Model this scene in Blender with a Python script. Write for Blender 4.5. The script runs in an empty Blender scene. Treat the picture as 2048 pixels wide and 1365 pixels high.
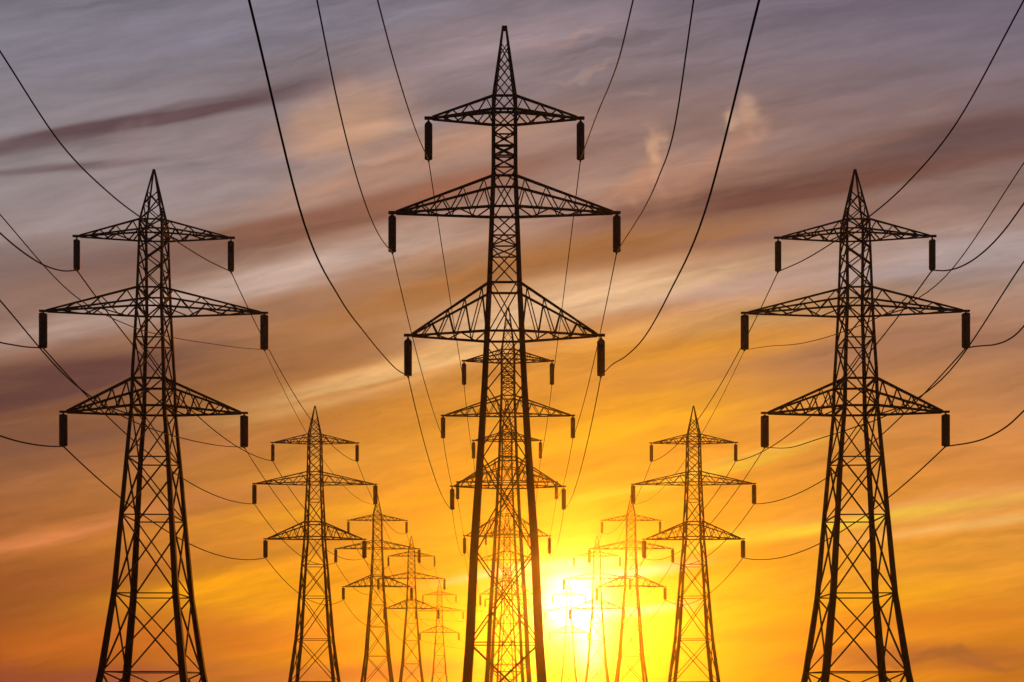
import bpy, bmesh, math, random
from mathutils import Vector, Matrix

random.seed(7)
scene = bpy.context.scene
col = scene.collection
PI = math.pi

# ------------------------------------------------------------------ camera
F = 2250.0            # focal length in photo pixels (the photo is 2048 wide)
PX, PY = 1008.5, 1387.0   # where the level view direction meets the picture
EYE = 1.6
cam_data = bpy.data.cameras.new('camera')
cam = bpy.data.objects.new('camera', cam_data)
col.objects.link(cam)
cam.location = (0, 0, EYE)
cam.rotation_euler = (math.radians(90), 0, 0)
cam_data.sensor_width = 36.0
cam_data.lens = 36.0 * F / 2048.0
cam_data.shift_x = (1024.0 - PX) / 2048.0
cam_data.shift_y = (PY - 682.5) / 2048.0
cam_data.clip_start = 0.1
cam_data.clip_end = 5000
scene.camera = cam

# ------------------------------------------------------------------ sun
SUN_AZ = math.atan((1147 - PX) / F)          # to the right of straight ahead
SUN_EL = math.atan((PY - 1212) / F)
sun_dir = Vector((math.sin(SUN_AZ) * math.cos(SUN_EL), math.cos(SUN_AZ) * math.cos(SUN_EL), math.sin(SUN_EL)))
sun_data = bpy.data.lights.new('sun', 'SUN')
sun_data.energy = 3.3
sun_data.angle = math.radians(0.5)
sun_data.color = (1.0, 0.25, 0.004)
sun = bpy.data.objects.new('sun', sun_data)
col.objects.link(sun)
sun.location = (30, 0, 60)
sun.rotation_euler = sun_dir.to_track_quat('Z', 'Y').to_euler()

# ------------------------------------------------------------------ exposure
scene.view_settings.view_transform = 'Standard'
scene.view_settings.look = 'None'
scene.view_settings.exposure = 0
scene.view_settings.gamma = 1
scene.view_settings.use_curve_mapping = False

# ------------------------------------------------------------------ sky (world)
world = bpy.data.worlds.new('World')
scene.world = world
world.use_nodes = True
nt = world.node_tree
nt.nodes.clear()
NEW = nt.nodes.new
LNK = nt.links.new

def lin(c):
    out = []
    for v in c:
        v = v / 255.0
        out.append(v / 12.92 if v <= 0.04045 else ((v + 0.055) / 1.055) ** 2.4)
    return tuple(out)

def put(sock, v):
    if hasattr(v, 'is_linked') or hasattr(v, 'links'):
        LNK(v, sock)
    else:
        sock.default_value = v

def M(op, a, b=None, c=None, clamp=False):
    n = NEW('ShaderNodeMath'); n.operation = op; n.use_clamp = clamp
    put(n.inputs[0], a)
    if b is not None: put(n.inputs[1], b)
    if c is not None: put(n.inputs[2], c)
    return n.outputs[0]

def V(op, a, b=None):
    n = NEW('ShaderNodeVectorMath'); n.operation = op
    put(n.inputs[0], a)
    if b is not None: put(n.inputs[1], b)
    return n.outputs['Value'] if op in ('DOT_PRODUCT', 'LENGTH') else n.outputs[0]

def COMB(x, y, z=0.0):
    n = NEW('ShaderNodeCombineXYZ')
    put(n.inputs[0], x); put(n.inputs[1], y); put(n.inputs[2], z)
    return n.outputs[0]

def MIX(fac, a, b, mode='MIX'):
    n = NEW('ShaderNodeMix'); n.data_type = 'RGBA'; n.blend_type = mode; n.clamp_factor = True
    put(n.inputs[0], fac)
    put(n.inputs[6], a if not isinstance(a, tuple) else (*a[:3], 1))
    put(n.inputs[7], b if not isinstance(b, tuple) else (*b[:3], 1))
    return n.outputs[2]

def RAMP(fac, stops):
    n = NEW('ShaderNodeValToRGB'); cr = n.color_ramp
    cr.interpolation = 'CARDINAL' if len(stops) > 2 else 'LINEAR'
    cr.interpolation = 'LINEAR'
    while len(cr.elements) < len(stops): cr.elements.new(0.5)
    for e, (p, c) in zip(cr.elements, sorted(stops, key=lambda s: s[0])):
        e.position = p; e.color = (*c, 1)
    put(n.inputs[0], fac)
    return n.outputs[0]

def NOISE(vec, scale=1.0, detail=4.0, rough=0.55):
    n = NEW('ShaderNodeTexNoise'); n.noise_dimensions = '3D'
    put(n.inputs['Vector'], vec)
    n.inputs['Scale'].default_value = scale
    n.inputs['Detail'].default_value = detail
    n.inputs['Roughness'].default_value = rough
    return n.outputs['Fac']

# sky angles: azimuth and elevation, in units of 100 photo pixels near the horizon
K = F / 100.0
geo = NEW('ShaderNodeTexCoord').outputs['Generated']
sep = NEW('ShaderNodeSeparateXYZ'); LNK(geo, sep.inputs[0])
az = M('MULTIPLY', M('ARCTAN2', sep.outputs[0], sep.outputs[1]), K)
# height over the horizon, measured as on a distant vertical wall so that long streaks stay straight
azr = M('ARCTAN2', sep.outputs[0], sep.outputs[1])
tel = M('TANGENT', M('MINIMUM', M('ARCSINE', sep.outputs[2]), 1.2))
el = M('MULTIPLY', M('DIVIDE', tel, M('MAXIMUM', M('COSINE', azr), 0.4)), K)

def ang(px, py):
    ox, oy = px - PX, PY - py
    return (K * math.atan2(ox, F), oy / 100.0)

P0 = COMB(az, el)
# wind-drawn coordinates: clouds run in long streaks that rise to the right, flatter low down
TILT = math.radians(13)
su = V('DOT_PRODUCT', P0, (math.cos(TILT), math.sin(TILT), 0))
sv = V('DOT_PRODUCT', P0, (-math.sin(TILT), math.cos(TILT), 0))
w1 = M('SUBTRACT', NOISE(COMB(M('MULTIPLY', su, 0.10), M('MULTIPLY', sv, 0.75), 3.1), 1.0, 3.0), 0.5)
w2 = M('SUBTRACT', NOISE(COMB(M('MULTIPLY', su, 0.11), M('MULTIPLY', sv, 0.8), 9.7), 1.0, 3.0), 0.5)
P = V('ADD', P0, COMB(M('MULTIPLY', w1, 2.0), M('MULTIPLY', w2, 0.9)))

# colours far from the sun, from the horizon up (photo rows -> elevation)
def el_at(py): return (PY - py) / 2400.0
def side(rows): return [(max(0.0, el_at(py)), lin(c)) for py, c in rows]
eln = M('DIVIDE', el, 24.0, clamp=True)
left = RAMP(eln, side([(1387, (150, 62, 40)), (1290, (164, 68, 24)), (1200, (150, 72, 32)), (1080, (170, 92, 50)),
    (950, (150, 94, 66)), (820, (128, 82, 66)), (700, (150, 112, 98)), (560, (150, 126, 120)), (400, (154, 143, 145)),
    (200, (146, 138, 146)), (0, (130, 127, 139)), (-400, (96, 94, 112)), (-900, (80, 80, 100))]))
right = RAMP(eln, side([(1387, (170, 85, 30)), (1290, (206, 112, 30)), (1200, (232, 140, 40)), (1080, (244, 160, 66)),
    (950, (226, 142, 76)), (820, (196, 130, 88)), (700, (176, 128, 104)), (560, (170, 144, 136)), (400, (144, 120, 118)),
    (230, (126, 104, 108)), (100, (130, 118, 131)), (0, (120, 108, 126)), (-400, (94, 88, 108)), (-900, (80, 80, 100))]))
lr = M('MULTIPLY_ADD', az, 1 / 19.0, 0.5, clamp=True)
sky = MIX(lr, left, right)

# warm glow of the low sun, wider to the sides than upward
su0 = ang(1147, 1212)
gv = V('SUBTRACT', V('ADD', P0, COMB(M('MULTIPLY', w1, 1.2), M('MULTIPLY', w2, 1.6))), (su0[0], su0[1], 0))
gd = V('LENGTH', V('MULTIPLY', gv, (0.88, 1.02, 0)))
g_wide = M('POWER', 2.718, M('MULTIPLY', M('POWER', M('DIVIDE', gd, 6.8), 2.0), -1.0))
g_mid = M('POWER', 2.718, M('MULTIPLY', M('POWER', M('DIVIDE', gd, 3.3), 2.0), -1.0))
sky = MIX(M('MULTIPLY', g_wide, 0.9), sky, lin((255, 164, 14)))
sky = MIX(M('MULTIPLY', g_mid, 0.9), sky, lin((255, 172, 0)))

# cloud banks and clear gaps, each at its own place in the sky: (x, y, half length, half width, slope, colour, strength)
BANKS = [
 (330, 232, 430, 19, 13, (106, 80, 84), .85),
 (60, 300, 240, 16, 10, (112, 88, 92), .55),
 (150, 340, 230, 9, 7, (112, 88, 92), .6),
 (560, 300, 500, 30, 11, (162, 146, 150), .5),
 (420, 60, 500, 60, 6, (140, 134, 148), .6),
 (960, 110, 300, 70, 12, (166, 144, 148), .6),
 (720, 240, 130, 62, 10, (205, 160, 132), .75),
 (900, 290, 240, 36, 12, (190, 146, 122), .6),
 (800, 335, 280, 44, 13, (198, 150, 126), .6),
 (1120, 325, 220, 40, 13, (180, 142, 130), .5),
 (1360, 400, 170, 26, 16, (190, 136, 106), .6),
 (1830, 235, 120, 22, 26, (150, 122, 118), .5),
 (560, 470, 520, 42, 14, (146, 100, 80), .8),
 (900, 372, 260, 24, 14, (166, 106, 80), .65),
 (960, 425, 260, 22, 13, (202, 160, 142), .55),
 (430, 590, 260, 16, 14, (150, 108, 92), .5),
 (330, 400, 320, 26, 12, (164, 148, 148), .5),
 (130, 530, 300, 40, 5, (128, 100, 96), .5),
 (640, 538, 330, 30, 13, (210, 178, 162), .85),
 (1180, 420, 300, 30, 12, (186, 150, 138), .35),
 (880, 595, 330, 34, 15, (182, 120, 66), .85),
 (1230, 505, 330, 40, 11, (176, 116, 64), .85),
 (1620, 365, 480, 46, 11, (122, 79, 66), .9),
 (1960, 270, 320, 40, 9, (110, 82, 80), .8),
 (1500, 330, 330, 22, 13, (160, 116, 98), .4),
 (1640, 440, 400, 16, 12, (150, 110, 98), .5),
 (1190, 600, 420, 38, 11, (240, 194, 148), .85),
 (1900, 520, 330, 56, 7, (182, 160, 156), .75),
 (1560, 560, 260, 30, 12, (206, 166, 146), .6),
 (180, 635, 280, 26, 14, (190, 160, 146), .75),
 (520, 640, 330, 26, 15, (170, 118, 84), .55),
 (110, 770, 380, 58, 9, (108, 68, 60), .85),
 (90, 900, 360, 50, 6, (122, 80, 66), .6),
 (560, 740, 320, 34, 14, (140, 88, 52), .45),
 (800, 735, 300, 26, 16, (246, 190, 122), .8),
 (640, 705, 240, 12, 16, (176, 116, 70), .6),
 (720, 775, 200, 9, 15, (196, 130, 62), .55),
 (700, 800, 260, 22, 15, (222, 160, 92), .6),
 (1370, 700, 300, 40, 8, (232, 152, 36), .6),
 (1200, 860, 260, 50, 10, (255, 180, 20), .5),
 (640, 1020, 240, 30, 10, (236, 150, 34), .5),
 (1850, 690, 300, 40, 9, (158, 110, 88), .6),
 (1500, 640, 300, 26, 10, (236, 180, 110), .45),
 (60, 1085, 330, 22, 15, (232, 138, 76), .85),
 (420, 900, 320, 26, 8, (196, 122, 66), .5),
 (330, 1020, 300, 18, 9, (206, 126, 64), .5),
 (120, 1200, 380, 56, 5, (158, 80, 38), .75),
 (620, 1180, 400, 48, 5, (255, 166, 4), .8),
 (330, 1290, 330, 36, 4, (206, 104, 34), .6),
 (620, 1352, 420, 30, 2, (190, 104, 44), .8),
 (100, 1362, 330, 28, 3, (158, 70, 58), .7),
 (1620, 1180, 300, 60, 6, (255, 186, 0), .65),
 (1900, 1010, 300, 34, 7, (250, 172, 96), .6),
 (1560, 1060, 420, 20, 8, (255, 214, 50), .6),
 (1950, 1060, 260, 14, 6, (255, 196, 110), .5),
 (1780, 1150, 260, 30, 6, (240, 150, 50), .5),
 (1620, 1262, 300, 22, 3, (216, 124, 14), .6),
 (1340, 950, 260, 13, 13, (255, 214, 60), .55),
 (1480, 905, 240, 9, 12, (252, 190, 70), .5),
 (760, 1010, 200, 14, 8, (255, 176, 20), .5),
 (760, 905, 200, 16, 14, (240, 160, 50), .5),
 (1850, 1322, 300, 26, 2, (170, 92, 42), .75),
 (1880, 1240, 240, 20, 3, (220, 124, 30), .5),
]
def bank(P, x, y, a, b, slope, power=1.4):
    cu, cv = ang(x, y)
    # local stretch of the angular map at that place
    sx = (ang(x + 50, y)[0] - ang(x - 50, y)[0])
    sy = (ang(x, y - 50)[1] - ang(x, y + 50)[1])
    t = math.radians(slope)
    q = V('SUBTRACT', P, (cu, cv, 0))
    a *= sx / 100; b *= sy / 100
    e1 = V('DOT_PRODUCT', q, (math.cos(t) / a, math.sin(t) / a, 0))
    e2 = V('DOT_PRODUCT', q, (-math.sin(t) / b, math.cos(t) / b, 0))
    r2 = M('MULTIPLY_ADD', e1, e1, M('MULTIPLY', e2, e2))
    return M('POWER', 2.718, M('MULTIPLY', M('POWER', r2, power), -1.0))
fine = NOISE(COMB(M('MULTIPLY', su, 0.22), M('MULTIPLY', sv, 1.9), 1.3), 1.0, 5.0, 0.6)
fmod = M('MULTIPLY_ADD', M('SUBTRACT', fine, 0.5), 2.6, 1.0)
for (x, y, a, b, s, c, k) in BANKS:
    g = bank(P, x, y, a, b, s)
    sky = MIX(M('MULTIPLY', M('MULTIPLY', g, min(k * 1.2, 1.0)), fmod, clamp=True), sky, lin(c))

# small lit wisps that break out of the streaks
puffn = NOISE(V('MULTIPLY', P0, (1.3, 1.3, 1.0)), 0.8, 3.0, 0.5)
Pp = V('ADD', P0, COMB(M('MULTIPLY', M('SUBTRACT', puffn, 0.5), 1.3), M('MULTIPLY', M('SUBTRACT', NOISE(V('ADD', P0, (7, 3, 0)), 0.9, 3.0), 0.5), 1.3)))
for (x, y, a, b, s, c, k) in [
    (690, 245, 90, 60, 30, (214, 166, 136), .62), (650, 275, 110, 26, 14, (206, 156, 128), .5), (250, 300, 60, 30, 60, (158, 134, 134), .5),
    (1312, 312, 52, 17, 100, (226, 174, 140), .8), (1270, 370, 90, 24, 30, (206, 146, 112), .6),
    (1492, 246, 40, 30, 60, (222, 176, 146), .72), (1452, 256, 14, 20, 0, (226, 182, 150), .7),
    (1420, 325, 130, 36, 35, (190, 136, 108), .55), (1130, 85, 90, 9, 14, (178, 144, 138), .6),
    (1170, 145, 70, 8, 14, (182, 150, 140), .6), (1290, 175, 40, 9, 20, (176, 146, 138), .5),
    (1800, 1326, 60, 8, 3, (140, 84, 44), .7), (1890, 1318, 70, 12, 4, (142, 84, 48), .7),
    (1960, 1330, 70, 8, 0, (150, 86, 50), .6)]:
    g = bank(Pp, x, y, a, b, s)
    sky = MIX(M('MULTIPLY', g, k), sky, lin(c))

# fine drawn-out streaks over everything
# soft wander of the streaks, so that their edges feather and bend a little
wob = M('MULTIPLY', M('SUBTRACT', NOISE(V('MULTIPLY', P0, (0.35, 0.8, 1.0)), 1.0, 4.0, 0.6), 0.5), 0.9)
svw = M('ADD', sv, wob)
patch = M('MULTIPLY_ADD', NOISE(COMB(M('MULTIPLY', su, 0.22), M('MULTIPLY', svw, 0.7), 21.0), 1.0, 2.0), 2.6, -0.75, clamp=True)
f2 = NOISE(COMB(M('MULTIPLY', su, 0.22), M('MULTIPLY', svw, 3.0), 5.3), 1.0, 5.0, 0.58)
f3 = NOISE(COMB(M('MULTIPLY', su, 0.9), M('MULTIPLY', svw, 4.5), 8.3), 1.0, 4.0, 0.6)
streak = M('ADD', M('MULTIPLY_ADD', M('MULTIPLY', M('SUBTRACT', f2, 0.5), patch), 1.1, 1.0), M('MULTIPLY', M('SUBTRACT', f3, 0.5), 0.32))
streak = M('ADD', streak, M('MULTIPLY', M('SUBTRACT', fine, 0.5), 0.55))
vs = NEW('ShaderNodeVectorMath'); vs.operation = 'SCALE'
LNK(sky, vs.inputs[0]); LNK(streak, vs.inputs['Scale'])
sky = vs.outputs[0]

# the sun itself behind thin cloud
Ps = V('ADD', P0, COMB(M('MULTIPLY', w2, 0.4), M('MULTIPLY', w1, 0.3)))
disc = bank(Ps, 1146, 1213, 50, 50, 0, 1.0)
disc2 = bank(Ps, 1182, 1288, 26, 48, 0, 1.0)
halo = bank(Ps, 1156, 1215, 105, 98, 0, 1.0)
s1 = bank(P, 1205, 1142, 150, 15, 7)
s2 = bank(P, 1235, 1222, 120, 10, 3)
s3 = bank(P, 1080, 1128, 170, 12, 8)
def ADDC(base, fac, c):
    n = NEW('ShaderNodeVectorMath'); n.operation = 'SCALE'
    n.inputs[0].default_value = c; LNK(fac, n.inputs['Scale'])
    return V('ADD', base, n.outputs[0])
sky = ADDC(sky, halo, (.35, .34, .24))
sky = ADDC(sky, disc, (3.0, 2.8, 2.3))
sky = ADDC(sky, disc2, (1.1, 1.0, .9))
sky = ADDC(sky, s1, (.35, .36, .42))
sky = ADDC(sky, s2, (.3, .3, .36))
sky = ADDC(sky, s3, (.2, .22, .26))

bg_cloud = NEW('ShaderNodeBackground')
LNK(sky, bg_cloud.inputs['Color']); bg_cloud.inputs['Strength'].default_value = SKY_GAIN = 0.87
nish = NEW('ShaderNodeTexSky')
nish.sky_type = 'NISHITA'
nish.sun_disc = False
nish.sun_elevation = SUN_EL
nish.sun_rotation = SUN_AZ
bg_sky = NEW('ShaderNodeBackground')
LNK(nish.outputs[0], bg_sky.inputs['Color']); bg_sky.inputs['Strength'].default_value = 0.05
mixw = NEW('ShaderNodeMixShader')
mixw.inputs[0].default_value = 0.96      # mostly cloud; the clear sky shows thinly behind it
LNK(bg_sky.outputs[0], mixw.inputs[1]); LNK(bg_cloud.outputs[0], mixw.inputs[2])
wout = NEW('ShaderNodeOutputWorld')
LNK(mixw.outputs[0], wout.inputs['Surface'])

# ------------------------------------------------------------------ materials
def make_mat(name, base, rough, metal=0.0, var=0.35, scale=1.5, bump=0.0):
    m = bpy.data.materials.new(name); m.use_nodes = True
    t = m.node_tree; b = t.nodes['Principled BSDF']
    tc = t.nodes.new('ShaderNodeTexCoord')
    n = t.nodes.new('ShaderNodeTexNoise'); n.inputs['Scale'].default_value = scale; n.inputs['Detail'].default_value = 6
    t.links.new(tc.outputs['Object'], n.inputs['Vector'])
    r = t.nodes.new('ShaderNodeValToRGB')
    r.color_ramp.elements[0].position = 0.3; r.color_ramp.elements[1].position = 0.7
    r.color_ramp.elements[0].color = (*[c * (1 - var) for c in base], 1)
    r.color_ramp.elements[1].color = (*[c * (1 + var) for c in base], 1)
    t.links.new(n.outputs['Fac'], r.inputs[0]); t.links.new(r.outputs[0], b.inputs['Base Color'])
    b.inputs['Roughness'].default_value = rough; b.inputs['Metallic'].default_value = metal
    b.inputs['Specular IOR Level'].default_value = .25
    if bump:
        bp = t.nodes.new('ShaderNodeBump'); bp.inputs['Strength'].default_value = bump
        t.links.new(n.outputs['Fac'], bp.inputs['Height']); t.links.new(bp.outputs[0], b.inputs['Normal'])
    return m
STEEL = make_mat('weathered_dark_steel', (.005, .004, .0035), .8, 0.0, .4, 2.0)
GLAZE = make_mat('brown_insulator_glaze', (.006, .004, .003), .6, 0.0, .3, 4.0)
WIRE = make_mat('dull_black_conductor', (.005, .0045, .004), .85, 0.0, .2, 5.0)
WIRE.node_tree.nodes['Principled BSDF'].inputs['Specular IOR Level'].default_value = .05
GROUND = make_mat('dry_meadow', (.045, .04, .018), .95, 0.0, .5, .15, .4)

# ------------------------------------------------------------------ mesh helpers
class MB:
    def __init__(s): s.v = []; s.f = []
    def bar(s, p, q, w, h=None, up=Vector((0, 0, 1)), w2=None):
        """a straight member of rectangular section from p to q; w2 = its width at q"""
        p = Vector(p); q = Vector(q); h = w if h is None else h
        d = (q - p).normalized()
        if abs(d.dot(up)) > .98: up = Vector((0, 1, 0))
        a = d.cross(up).normalized(); b = a.cross(d).normalized()
        k = len(s.v); r = 1.0 if w2 is None else w2 / w
        for (c, m) in ((p, 1.0), (q, r)):
            for (i, j) in ((-1, -1), (1, -1), (1, 1), (-1, 1)):
                s.v.append(c + a * (i * w * m / 2) + b * (j * h * m / 2))
        s.f += [(k, k+1, k+5, k+4), (k+1, k+2, k+6, k+5), (k+2, k+3, k+7, k+6), (k+3, k, k+4, k+7), (k+3, k+2, k+1, k), (k+4, k+5, k+6, k+7)]
    def angle(s, pts, ws, sx, sy):
        """an angle-iron leg through pts, flange widths ws, corner pointing to (sx, sy)"""
        k0 = len(s.v)
        for p, w in zip(pts, ws):
            t = w * .22; x, y, z = p
            o = w / 2
            for (i, j) in ((o, o), (o, -o), (o - t, -o), (o - t, o - t), (-o, o - t), (-o, o)):
                s.v.append(Vector((x + sx * i, y + sy * j, z)))
        n = len(pts)
        for k in range(n - 1):
            a = k0 + 6 * k
            for i in range(6):
                j = (i + 1) % 6
                s.f.append((a + i, a + j, a + 6 + j, a + 6 + i))
        s.f.append(tuple(range(k0 + 5, k0 - 1, -1))); s.f.append(tuple(range(k0 + 6 * (n - 1), k0 + 6 * n)))
    def lathe(s, prof, c, seg=12):
        k0 = len(s.v)
        for (r, z) in prof:
            for i in range(seg):
                a = 2 * PI * i / seg
                s.v.append(Vector((c[0] + r * math.cos(a), c[1] + r * math.sin(a), c[2] + z)))
        for k in range(len(prof) - 1):
            for i in range(seg):
                j = (i + 1) % seg; a = k0 + k * seg
                s.f.append((a + i, a + j, a + seg + j, a + seg + i))
        s.f.append(tuple(range(k0 + seg - 1, k0 - 1, -1)))
        s.f.append(tuple(range(k0 + (len(prof) - 1) * seg, k0 + len(prof) * seg)))
    def mesh(s, name, mat):
        me = bpy.data.meshes.new(name)
        me.from_pydata([tuple(v) for v in s.v], [], s.f); me.materials.append(mat)
        bm = bmesh.new(); bm.from_mesh(me); bmesh.ops.recalc_face_normals(bm, faces=bm.faces); bm.to_mesh(me); bm.free()
        return me

def part(name, mb, mat, parent, stuff=False, smooth=False):
    me = mb.mesh(name, mat)
    if smooth:
        me.polygons.foreach_set('use_smooth', [True] * len(me.polygons))
    o = bpy.data.objects.new(name, me); col.objects.link(o); o.parent = parent
    if stuff: o['kind'] = 'stuff'
    return o

def root(name, loc, rz, label, cat, group):
    o = bpy.data.objects.new(name, None); col.objects.link(o)
    o.empty_display_size = 2
    o.location = loc; o.rotation_euler = (0, 0, rz)
    o['label'] = label; o['category'] = cat; o['group'] = group
    return o

# ------------------------------------------------------------------ ground
def ground():
    gx, gy = 44, 50
    bm = bmesh.new(); rows = []
    for j in range(gy + 1):
        y = -380 + 1280 * j / gy
        rows.append([bm.verts.new((-640 + 1280 * i / gx, y, 0.0)) for i in range(gx + 1)])
    for j in range(gy):
        for i in range(gx):
            bm.faces.new((rows[j][i], rows[j][i+1], rows[j+1][i+1], rows[j+1][i]))
    for v in bm.verts:
        v.co.z = -.25 + .22 * math.sin(v.co.x * .021) * math.cos(v.co.y * .017)
    me = bpy.data.meshes.new('ground'); bm.to_mesh(me); bm.free(); me.materials.append(GROUND)
    o = bpy.data.objects.new('ground', me); col.objects.link(o)
    o['kind'] = 'structure'
ground()

# ------------------------------------------------------------------ pylons
# heights above the eye and half widths, in metres
def mk(h, k): return EYE + h / k
KA, KB = 27.5, 21.6
PYLON = {
 'slim': dict(
    k=KA, apex=1330, tip_half=3.4,
    width=[(-44, 79), (22, 74.5), (98, 69), (285, 60.5), (475, 48), (612, 39.8), (704, 35.5), (822, 29.8), (957, 25), (1037, 22), (1194, 21.8)],
    depth=[(-44, 79), (22, 74.5), (98, 69), (285, 60.5), (475, 48), (612, 39.8), (704, 35.5), (822, 30), (957, 26), (1037, 25), (1194, 25)],
    leg=[(-44, 14.5), (100, 13.8), (567, 10), (800, 8.6), (1194, 7.0)], peak_leg=(5.6, 3.6),
    nodes=[-44, 99, 285, 475, 612, 704, 822, 883, 905, 953, 1037, 1064, 1084, 1106, 1138, 1182],
    girts=[99, 883, 905, 1064, 1084, 1106],
    peak_nodes=[1182, 1230, 1265, 1297],
    arms=[dict(up=1182, lo=1149, tip=1150, half=157, ins=152, i0=1142, i1=1069, chord=4.2, n=3, iw=16),
          dict(up=1024, lo=963, tip=961, half=229, ins=224.5, i0=956, i1=884, chord=4.4, n=4, iw=16),
          dict(up=811, lo=714, tip=716, half=198, ins=193, i0=708, i1=636, chord=4.4, n=4, iw=16)],
    brace=2.5, round=True),
 'broad': dict(
    k=KB, apex=1046, tip_half=1.2,
    width=[(-34, 90), (42, 77.5), (195, 59), (350, 48), (465, 40), (566, 31.4), (640, 29.8), (702, 27), (775, 23.8), (913, 22), (950, 21.5)],
    depth=[(-34, 90), (42, 77.5), (195, 60), (350, 50), (465, 43), (566, 41), (640, 39), (702, 35), (775, 33), (913, 22.5), (950, 21.5)],
    leg=[(-34, 13.8), (100, 12.3), (350, 9.2), (566, 6.8), (760, 5.4), (950, 4.2)], peak_leg=(3.2, 2.4),
    nodes=[-34, 42, 195.5, 350, 465, 566, 620, 702, 764, 802, 848, 882, 913, 940],
    girts=[42, 195.5, 350, 465, 702],
    peak_nodes=[940, 972, 1000],
    arms=[dict(up=940, lo=913, tip=913, half=158, ins=153, i0=905, i1=846, chord=3.0, n=3, iw=13),
          dict(up=802, lo=764.5, tip=763, half=224, ins=219.5, i0=758, i1=690, chord=3.5, n=3, iw=16.5),
          dict(up=620, lo=566, tip=562, half=184, ins=179.5, i0=556, i1=494, chord=4.6, n=4, iw=16.5)],
    brace=2.5, round=False),
}

def interp(tab, h):
    if h <= tab[0][0]: return tab[0][1]
    for (a, x), (b, y) in zip(tab, tab[1:]):
        if h <= b: return x + (y - x) * (h - a) / (b - a)
    return tab[-1][1]

def insulator_profile(length, w, rounded, ribs):
    """stack of sheds from the top (z=0) down to -length"""
    r = w / 2; prof = []
    if rounded:
        for i in range(5):
            a = PI / 2 * i / 4
            prof.append((max(.04, r * math.sin(a)), -(r * .8) * (1 - math.cos(a))))
        z0 = -r * .8
    else:
        prof += [(r * .45, 0), (r * .86, -.02), (r, -.08)]; z0 = -.08
    z1 = -length - z0
    for i in range(ribs):
        za = z0 + (z1 - z0) * i / ribs; zb = z0 + (z1 - z0) * (i + 1) / ribs; m = zb - za
        prof += [(r, za + m * .12), (r, za + m * .62), (r * .96, za + m * .74), (r * .96, za + m * .92)]
    if rounded:
        for i in range(5):
            a = PI / 2 * (4 - i) / 4
            prof.append((max(.04, r * math.sin(a)), z1 - (r * .8) * (1 - math.cos(a))))
    else:
        prof += [(r, z1), (r * .86, -length + .02), (r * .45, -length)]
    return prof

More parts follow.
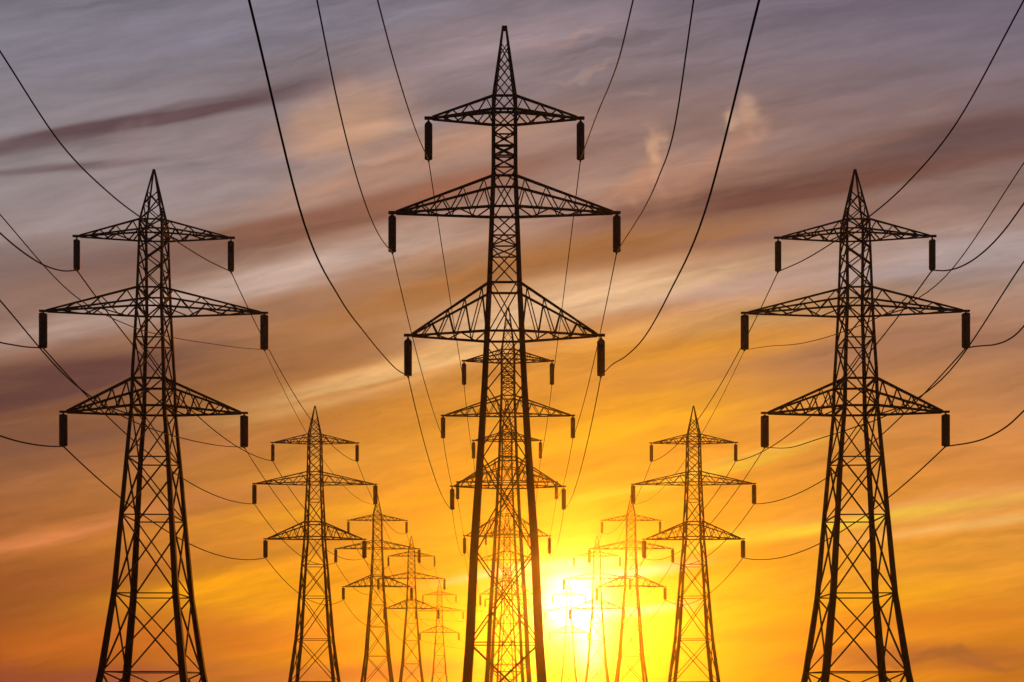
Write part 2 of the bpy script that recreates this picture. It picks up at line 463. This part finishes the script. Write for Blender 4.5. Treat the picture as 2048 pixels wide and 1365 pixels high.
def build_pylon(kind, loc, rz, label, group, detail, swing=0.0):
    """detail True: every brace is an object of its own; False: braces joined per pylon and per arm"""
    S = PYLON[kind]; k = S['k']
    rt = root('electricity_pylon', loc, rz, label, 'pylon', group)
    bw = S['brace'] / k
    def corner(h, sx, sy): return Vector((sx * interp(S['width'], h) / k, sy * interp(S['depth'], h) / k, mk(h, k)))
    hs = sorted(set([h for h, _ in S['width']] + [h for h, _ in S['leg']]))
    top = S['nodes'][-1]
    hs = [h for h in hs if h < top] + [top]
    # legs, each in one piece from the ground to the top cross-arm
    for sx, sy in ((-1, -1), (1, -1), (1, 1), (-1, 1)):
        m = MB(); m.angle([corner(h, sx, sy) for h in hs], [interp(S['leg'], h) / k for h in hs], sx, sy)
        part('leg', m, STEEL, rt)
        m = MB()
        b = corner(hs[0], sx, sy); m.bar(b - Vector((0, 0, .9)), b + Vector((0, 0, .35)), 1.1, 1.1)
        part('foundation', m, CONC, rt)
        m = MB(); a = corner(top, sx, sy); t = S['tip_half'] / k
        m.bar(a, (sx * t, sy * t, mk(S['apex'], k)), S['peak_leg'][0] / k, w2=S['peak_leg'][1] / k)
        part('peak_leg', m, STEEL, rt)
    # peak cap
    m = MB(); t = S['tip_half'] / k
    m.bar((0, 0, mk(S['apex'], k) - .12), (0, 0, mk(S['apex'], k) + .08), t * 2 + S['peak_leg'][1] / k)
    part('peak_cap', m, STEEL, rt)
    joined = MB()
    def brace(p, q, w=bw, up=Vector((0, 0, 1)), name='brace'):
        if detail:
            m = MB(); m.bar(p, q, w, w * .8, up); part(name, m, STEEL, rt)
        else: joined.bar(p, q, w, w * .8, up)
    faces = [((-1, -1), (1, -1)), ((1, -1), (1, 1)), ((1, 1), (-1, 1)), ((-1, 1), (-1, -1))]
    nodes = S['nodes']
    for a, b in zip(nodes, nodes[1:]):
        for n_, (c0, c1) in enumerate(faces):
            off = Vector(((c0[0] + c1[0]) / 2, (c0[1] + c1[1]) / 2, 0)) * bw * .45
            wide = 1.25 if a < 400 else 1.0
            brace(corner(a, *c0) + off, corner(b, *c1) + off, bw * wide)
            brace(corner(a, *c1) - off, corner(b, *c0) - off, bw * wide)
    for g in S['girts']:
        for (c0, c1) in faces: brace(corner(g, *c0), corner(g, *c1), bw * 1.1, name='girt')
    for arm in S['arms']:
        for h in (arm['up'], arm['lo']):
            for (c0, c1) in faces: brace(corner(h, *c0), corner(h, *c1), arm['chord'] / k, name='girt')
    # peak bracing
    def pk(h, sx, sy):
        f = (h - top) / (S['apex'] - top); a = corner(top, sx, sy); t = S['tip_half'] / k
        return a.lerp(Vector((sx * t, sy * t, mk(S['apex'], k))), f)
    pn = S['peak_nodes']
    for a, b in zip(pn, pn[1:]):
        for (c0, c1) in faces:
            brace(pk(a, *c0), pk(b, *c1), bw * .85)
            brace(pk(a, *c1), pk(b, *c0), bw * .85)
    if not detail: part('bracing', joined, STEEL, rt, stuff=True)
    # cross-arms
    for ai, arm in enumerate(S['arms']):
        cw = arm['chord'] / k
        for sx in (-1, 1):
            tip = Vector((sx * (arm['half'] - 6) / k, 0, mk(arm['tip'], k)))
            U = {sy: corner(arm['up'], sx, sy) for sy in (-1, 1)}
            L = {sy: corner(arm['lo'], sx, sy) for sy in (-1, 1)}
            TU = {sy: tip + Vector((-sx * .25, sy * .10, .05)) for sy in (-1, 1)}
            TL = {sy: tip + Vector((-sx * .25, sy * .10, -.05)) for sy in (-1, 1)}
            m = MB()
            m.bar(tip - Vector((sx * .7, 0, 0)), tip + Vector((sx * (6 + 3) / k, 0, 0)), .20, .17)
            ca = part('crossarm', m, STEEL, rt)
            def chord(p, q):
                m = MB(); m.bar(p, q, cw, cw, w2=cw * .75); part('chord', m, STEEL, ca)
            for sy in (-1, 1):
                chord(U[sy], TU[sy]); chord(L[sy], TL[sy])
            aj = MB()
            def ab(p, q, w=bw):
                if detail:
                    m = MB(); m.bar(p, q, w, w * .8); part('brace', m, STEEL, ca)
                else: aj.bar(p, q, w, w * .8)
            n = arm['n']
            for sy in (-1, 1):
                # zigzag between the lower and upper chord, panels shrinking towards the tip
                prev = L[sy]
                for i in range(n):
                    f0 = 1 - (1 - i / n) ** 1.0 * 1.0
                    fa = (i + .42) / (n + .6); fb = (i + .98) / (n + .6)
                    pu = U[sy].lerp(TU[sy], fa); pl = L[sy].lerp(TL[sy], fb)
                    ab(prev, pu); ab(pu, pl); prev = pl
            # plan bracing between the two lower chords
            prev = L[-1]; side = 1
            for i in range(n + 1):
                f = (i + .9) / (n + 1.6)
                q = L[side].lerp(TL[side], f)
                ab(prev, q, bw * .9); prev = q; side = -side
            if not detail: part('bracing', aj, STEEL, ca, stuff=True)
            # insulator string, hung by its hanger from the arm tip
            ix = sx * arm['ins'] / k
            z0, z1 = mk(arm['i0'], k), mk(arm['i1'], k)
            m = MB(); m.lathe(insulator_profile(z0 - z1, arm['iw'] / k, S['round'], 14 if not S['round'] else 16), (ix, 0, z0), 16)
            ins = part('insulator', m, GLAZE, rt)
            m = MB(); m.bar((ix, 0, z0 - .06), (ix, 0, mk(arm['tip'], k)), .11, .11)
            m.bar((ix - .1, 0, z0 + .03), (ix + .1, 0, z0 + .03), .13, .09)
            part('hanger', m, STEEL, ins)
            m = MB(); m.bar((ix, -.28, z1 - .05), (ix, .28, z1 - .05), .12, .14)
            part('clamp', m, STEEL, ins)
    return rt

CONC = make_mat('weathered_concrete', (.25, .24, .22), .9, 0.0, .25, 3.0)

def attach(kind, loc, rz, arm, sx):
    S = PYLON[kind]; k = S['k']; a = S['arms'][arm]
    v = Vector((sx * a['ins'] / k, 0, mk(a['i1'], k) - .05))
    v.rotate(Matrix.Rotation(rz, 3, 'Z'))
    return v + Vector(loc)

def place(px, d): return ((px - PX) * d / F, d, 0.0)

ordinal = ['nearest', 'second', 'third', 'fourth', 'fifth']
row_c = [(1009, 81.8), (1016, 141.5), (1014, 186.0), (1014, 295.0), (1014, 419.0)]
T = [(308, 306), (630, 168), (755, 116), (823, 92), (879, 66)]
row_l = [(px, 104.2 * 306 / s) for px, s in T]
row_r = [(2 * PX - px + (0 if i else 1), d) for i, (px, d) in enumerate(row_l)]
lab_c = ['tallest pylon in the picture, dark lattice tower with rounded insulators in the middle row',
         'second pylon of the middle row, its tip seen between the legs of the tallest pylon',
         'third pylon of the middle row, tip level with the second one\'s widest crossarm',
         'fourth pylon of the middle row, veiled in orange haze behind three others',
         'last and smallest pylon of the middle row, faint in the yellow haze']
lab_l = ['big black lattice pylon standing nearest in the left row, against brown dusk cloud',
         'second pylon of the left row, dark brown, against the orange sky',
         'third pylon of the left row, its tip touching an insulator of the second',
         'fourth pylon of the left row, thin and golden brown in the haze',
         'last and smallest pylon of the left row, beside the leg of the tallest pylon']
lab_r = ['big dark brown lattice pylon standing nearest in the right row, against orange sky',
         'second pylon of the right row, brown, against bright golden sky',
         'third pylon of the right row, pale gold just right of the sun glare',
         'fourth pylon of the right row, standing in the edge of the sun glare',
         'last and smallest pylon of the right row, almost lost in front of the sun']
P_C, P_L, P_R = [], [], []
YAW = math.radians(1.5)
for i, (px, d) in enumerate(row_c):
    loc = place(px, d); P_C.append(('slim', loc, 0.0))
    build_pylon('slim', loc, 0.0, lab_c[i], 'pylons of the middle row', i < 2)
for i in range(5):
    loc = place(*row_l[i]); P_L.append(('broad', loc, YAW))
    build_pylon('broad', loc, YAW, lab_l[i], 'pylons of the left row', i < 2)
    loc = place(*row_r[i]); P_R.append(('broad', loc, -YAW))
    build_pylon('broad', loc, -YAW, lab_r[i], 'pylons of the right row', i < 2)

# ------------------------------------------------------------------ power cables
# the near ends: distance along the ground and height above the eye of each cable on its way over the camera
KNOTS = {
 'C_TL': (-5.62, [(81.8,38.86), (76.4,37.01), (71.0,35.32), (65.5,33.79), (60.1,32.44), (54.7,31.24), (49.3,30.21)]),
 'C_TR': (5.44, [(81.8,38.86), (76.2,37.21), (70.7,35.63), (65.1,33.93), (59.6,32.15), (54.0,30.60), (48.4,29.83)]),
 'C_ML': (-8.23, [(81.8,32.14), (76.3,30.54), (70.9,29.36), (65.4,28.66), (59.9,28.51), (54.4,28.98), (49.0,30.14)]),
 'C_MR': (8.09, [(81.8,32.14), (76.3,30.80), (70.7,29.47), (65.2,28.24), (59.7,27.36), (54.1,27.16), (48.6,29.95)]),
 'C_BL': (-7.00, [(81.8,23.12), (73.3,21.10), (64.8,19.50), (56.4,18.08), (47.9,16.82), (39.4,16.43), (30.9,19.00)]),
 'C_BR': (7.03, [(81.8,23.12), (73.3,21.41), (64.9,19.46), (56.4,17.87), (48.0,17.07), (39.5,16.88), (31.1,19.12)]),
 'T_TL': (-39.40, [(104.0,39.10), (101.3,38.02), (98.6,37.21), (96.0,36.66), (93.3,36.31), (90.6,36.12), (87.9,36.07)]),
 'T_TR': (-25.26, [(104.0,39.10), (96.1,36.99), (88.1,35.20), (80.2,33.53), (72.2,32.11), (64.3,31.43), (56.4,32.31)]),
 'T_ML': (-42.13, [(104.0,31.94), (102.3,31.44), (100.7,30.98), (99.0,30.55), (97.3,30.15), (95.7,29.78), (94.0,29.45)]),
 'T_MR': (-21.84, [(104.0,31.89), (94.8,29.12), (85.6,26.59), (76.4,24.12), (67.2,21.92), (57.9,20.60), (48.7,21.24)]),
 'T_BL': (-40.65, [(104.0,22.83), (101.8,22.34), (99.6,21.91), (97.3,21.53), (95.1,21.22), (92.9,20.97), (90.7,20.79)]),
 'T_BR': (-24.10, [(104.0,22.70), (95.6,21.04), (87.3,19.59), (78.9,18.34), (70.5,17.48), (62.1,17.44), (53.8,18.81)]),
 'R_TR': (39.40, [(104.0,39.10), (100.9,37.91), (97.9,37.06), (94.8,36.56), (91.7,36.43), (88.7,36.68), (85.6,37.32)]),
 'R_TL': (25.21, [(104.0,39.10), (95.8,36.84), (87.7,35.00), (79.5,33.39), (71.3,32.21), (63.2,32.04), (55.0,33.89)]),
 'R_MR': (42.13, [(104.0,31.89), (101.9,31.41), (99.8,30.84), (97.8,30.31), (95.7,29.96), (93.6,29.92), (91.5,30.32)]),
 'R_ML': (21.84, [(104.0,31.89), (94.6,29.19), (85.2,26.47), (75.8,24.18), (66.4,22.32), (57.0,21.09), (47.6,22.95)]),
 'R_BR': (40.65, [(104.0,22.83), (101.4,22.39), (98.8,21.98), (96.2,21.68), (93.6,21.57), (90.9,21.71), (88.3,22.18)]),
 'R_BL': (24.15, [(104.0,22.70), (95.4,20.83), (86.8,19.60), (78.2,18.43), (69.7,17.46), (61.1,17.49), (52.5,20.05)]),
}
def tube(path, rad, seg=6):
    m = MB(); n = len(path)
    for i, p in enumerate(path):
        d = (path[min(i + 1, n - 1)] - path[max(i - 1, 0)]).normalized()
        a = d.cross(Vector((0, 0, 1))).normalized(); b = a.cross(d)
        r = rad[i] if isinstance(rad, list) else rad
        for j in range(seg):
            t = 2 * PI * j / seg
            m.v.append(p + a * (r * math.cos(t)) + b * (r * math.sin(t)))
    for i in range(n - 1):
        for j in range(seg):
            k = (j + 1) % seg
            m.f.append((i*seg + j, i*seg + k, (i+1)*seg + k, (i+1)*seg + j))
    m.f.append(tuple(range(seg - 1, -1, -1))); m.f.append(tuple(range((n-1)*seg, n*seg)))
    return m

def catmull(pts, sub=8):
    out = []
    P_ = [pts[0] * 2 - pts[1]] + pts + [pts[-1] * 2 - pts[-2]]
    for i in range(1, len(P_) - 2):
        p0, p1, p2, p3 = P_[i-1:i+3]
        for s in range(sub):
            t = s / sub
            out.append(.5 * ((2*p1) + (p2-p0)*t + (2*p0-5*p1+4*p2-p3)*t*t + (3*p1-p0-3*p2+p3)*t**3))
    out.append(pts[-1]); return out

def span(a, b, sag, n=26):
    return [a.lerp(b, i / n) - Vector((0, 0, 4 * sag * (i / n) * (1 - i / n))) for i in range(n + 1)]

LEVEL = ['top', 'middle', 'bottom']
def cable(row, pyl, arm, sx, key, sags, rad, label, group, extra=None):
    pts = [attach(*p, arm, sx) for p in pyl]
    X, kn = KNOTS[key]
    a = pts[0]; near = [a]
    dx = a.x - X
    for (d, h) in kn[1:]: near.append(Vector((X + dx, d, h + EYE)))
    # on past the picture's edge to the next support behind the camera
    p, q = near[-2], near[-1]
    e = Vector((q.x, -14.0, a.z)); t = (q - p) / (p - q).length
    L_ = (e - q).length
    ext = []
    for i in range(1, 15):
        u = i / 14
        h00 = 2*u**3 - 3*u**2 + 1; h10 = u**3 - 2*u**2 + u; h01 = -2*u**3 + 3*u**2; h11 = u**3 - u**2
        ext.append(q * h00 + t * L_ * .8 * h10 + e * h01 + Vector((0, -1, .25)) * L_ * .6 * h11)
    path = list(reversed(catmull(near) + ext))
    for i in range(len(pts) - 1):
        path += span(pts[i], pts[i+1], sags[min(i, len(sags)-1)])[1:]
    if extra is not None: path += span(pts[-1], extra[0], extra[1], 20)[1:]
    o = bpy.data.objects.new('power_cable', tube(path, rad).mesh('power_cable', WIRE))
    for f in o.data.polygons: f.use_smooth = True
    col.objects.link(o)
    o['label'] = label; o['category'] = 'power cable'; o['group'] = group

RW = .034
for arm in range(3):
    for sx, s in ((-1, 'L'), (1, 'R')):
        side = 'left' if sx < 0 else 'right'
        key = 'TMB'[arm] + s
        cable('c', P_C, arm, sx, 'C_' + key, [(.3, 1.2, 2.0)[arm], (1.0, 1.6, 2.2)[arm], 3.0, 3.5], (.036, .037, .037)[arm],
              f'power cable of the middle row on the {side} end of its {LEVEL[arm]} crossarms', 'cables of the middle row')
        iside = 'outer' if sx < 0 else 'inner'
        mid = attach(*P_R[-1], arm, -sx)
        cable('l', P_L, arm, sx, 'T_' + key, [3.6, 3.8, 4.0, 4.2], .066 if sx < 0 else (.048, .027, .038)[arm],
              f'power cable of the left row on the {iside} end of its {LEVEL[arm]} crossarms', 'cables of the left row',
              (mid, (4.5, 1.5, 5.0)[arm]))
        iside = 'outer' if sx > 0 else 'inner'
        cable('r', P_R, arm, sx, 'R_' + key, [3.6, 3.8, 4.0, 4.2], .066 if sx > 0 else (.048, .027, .038)[arm],
              f'power cable of the right row on the {iside} end of its {LEVEL[arm]} crossarms', 'cables of the right row')

# ------------------------------------------------------------------ haze
def haze():
    m = MB(); m.bar((0, -385, 27.0), (0, 905, 27.0), 1290, 58.0)
    mat = bpy.data.materials.new('evening_haze'); mat.use_nodes = True
    t = mat.node_tree; t.nodes.clear()
    out = t.nodes.new('ShaderNodeOutputMaterial'); v = t.nodes.new('ShaderNodeVolumePrincipled')
    v.inputs['Color'].default_value = (.98, .92, .80, 1)
    v.inputs['Density'].default_value = 0.00016
    v.inputs['Anisotropy'].default_value = 0.94
    t.links.new(v.outputs[0], out.inputs['Volume'])
    o = bpy.data.objects.new('haze', m.mesh('haze', mat)); col.objects.link(o)
    o['kind'] = 'stuff'
    mat.cycles.homogeneous_volume = True if hasattr(mat.cycles, 'homogeneous_volume') else None
haze()
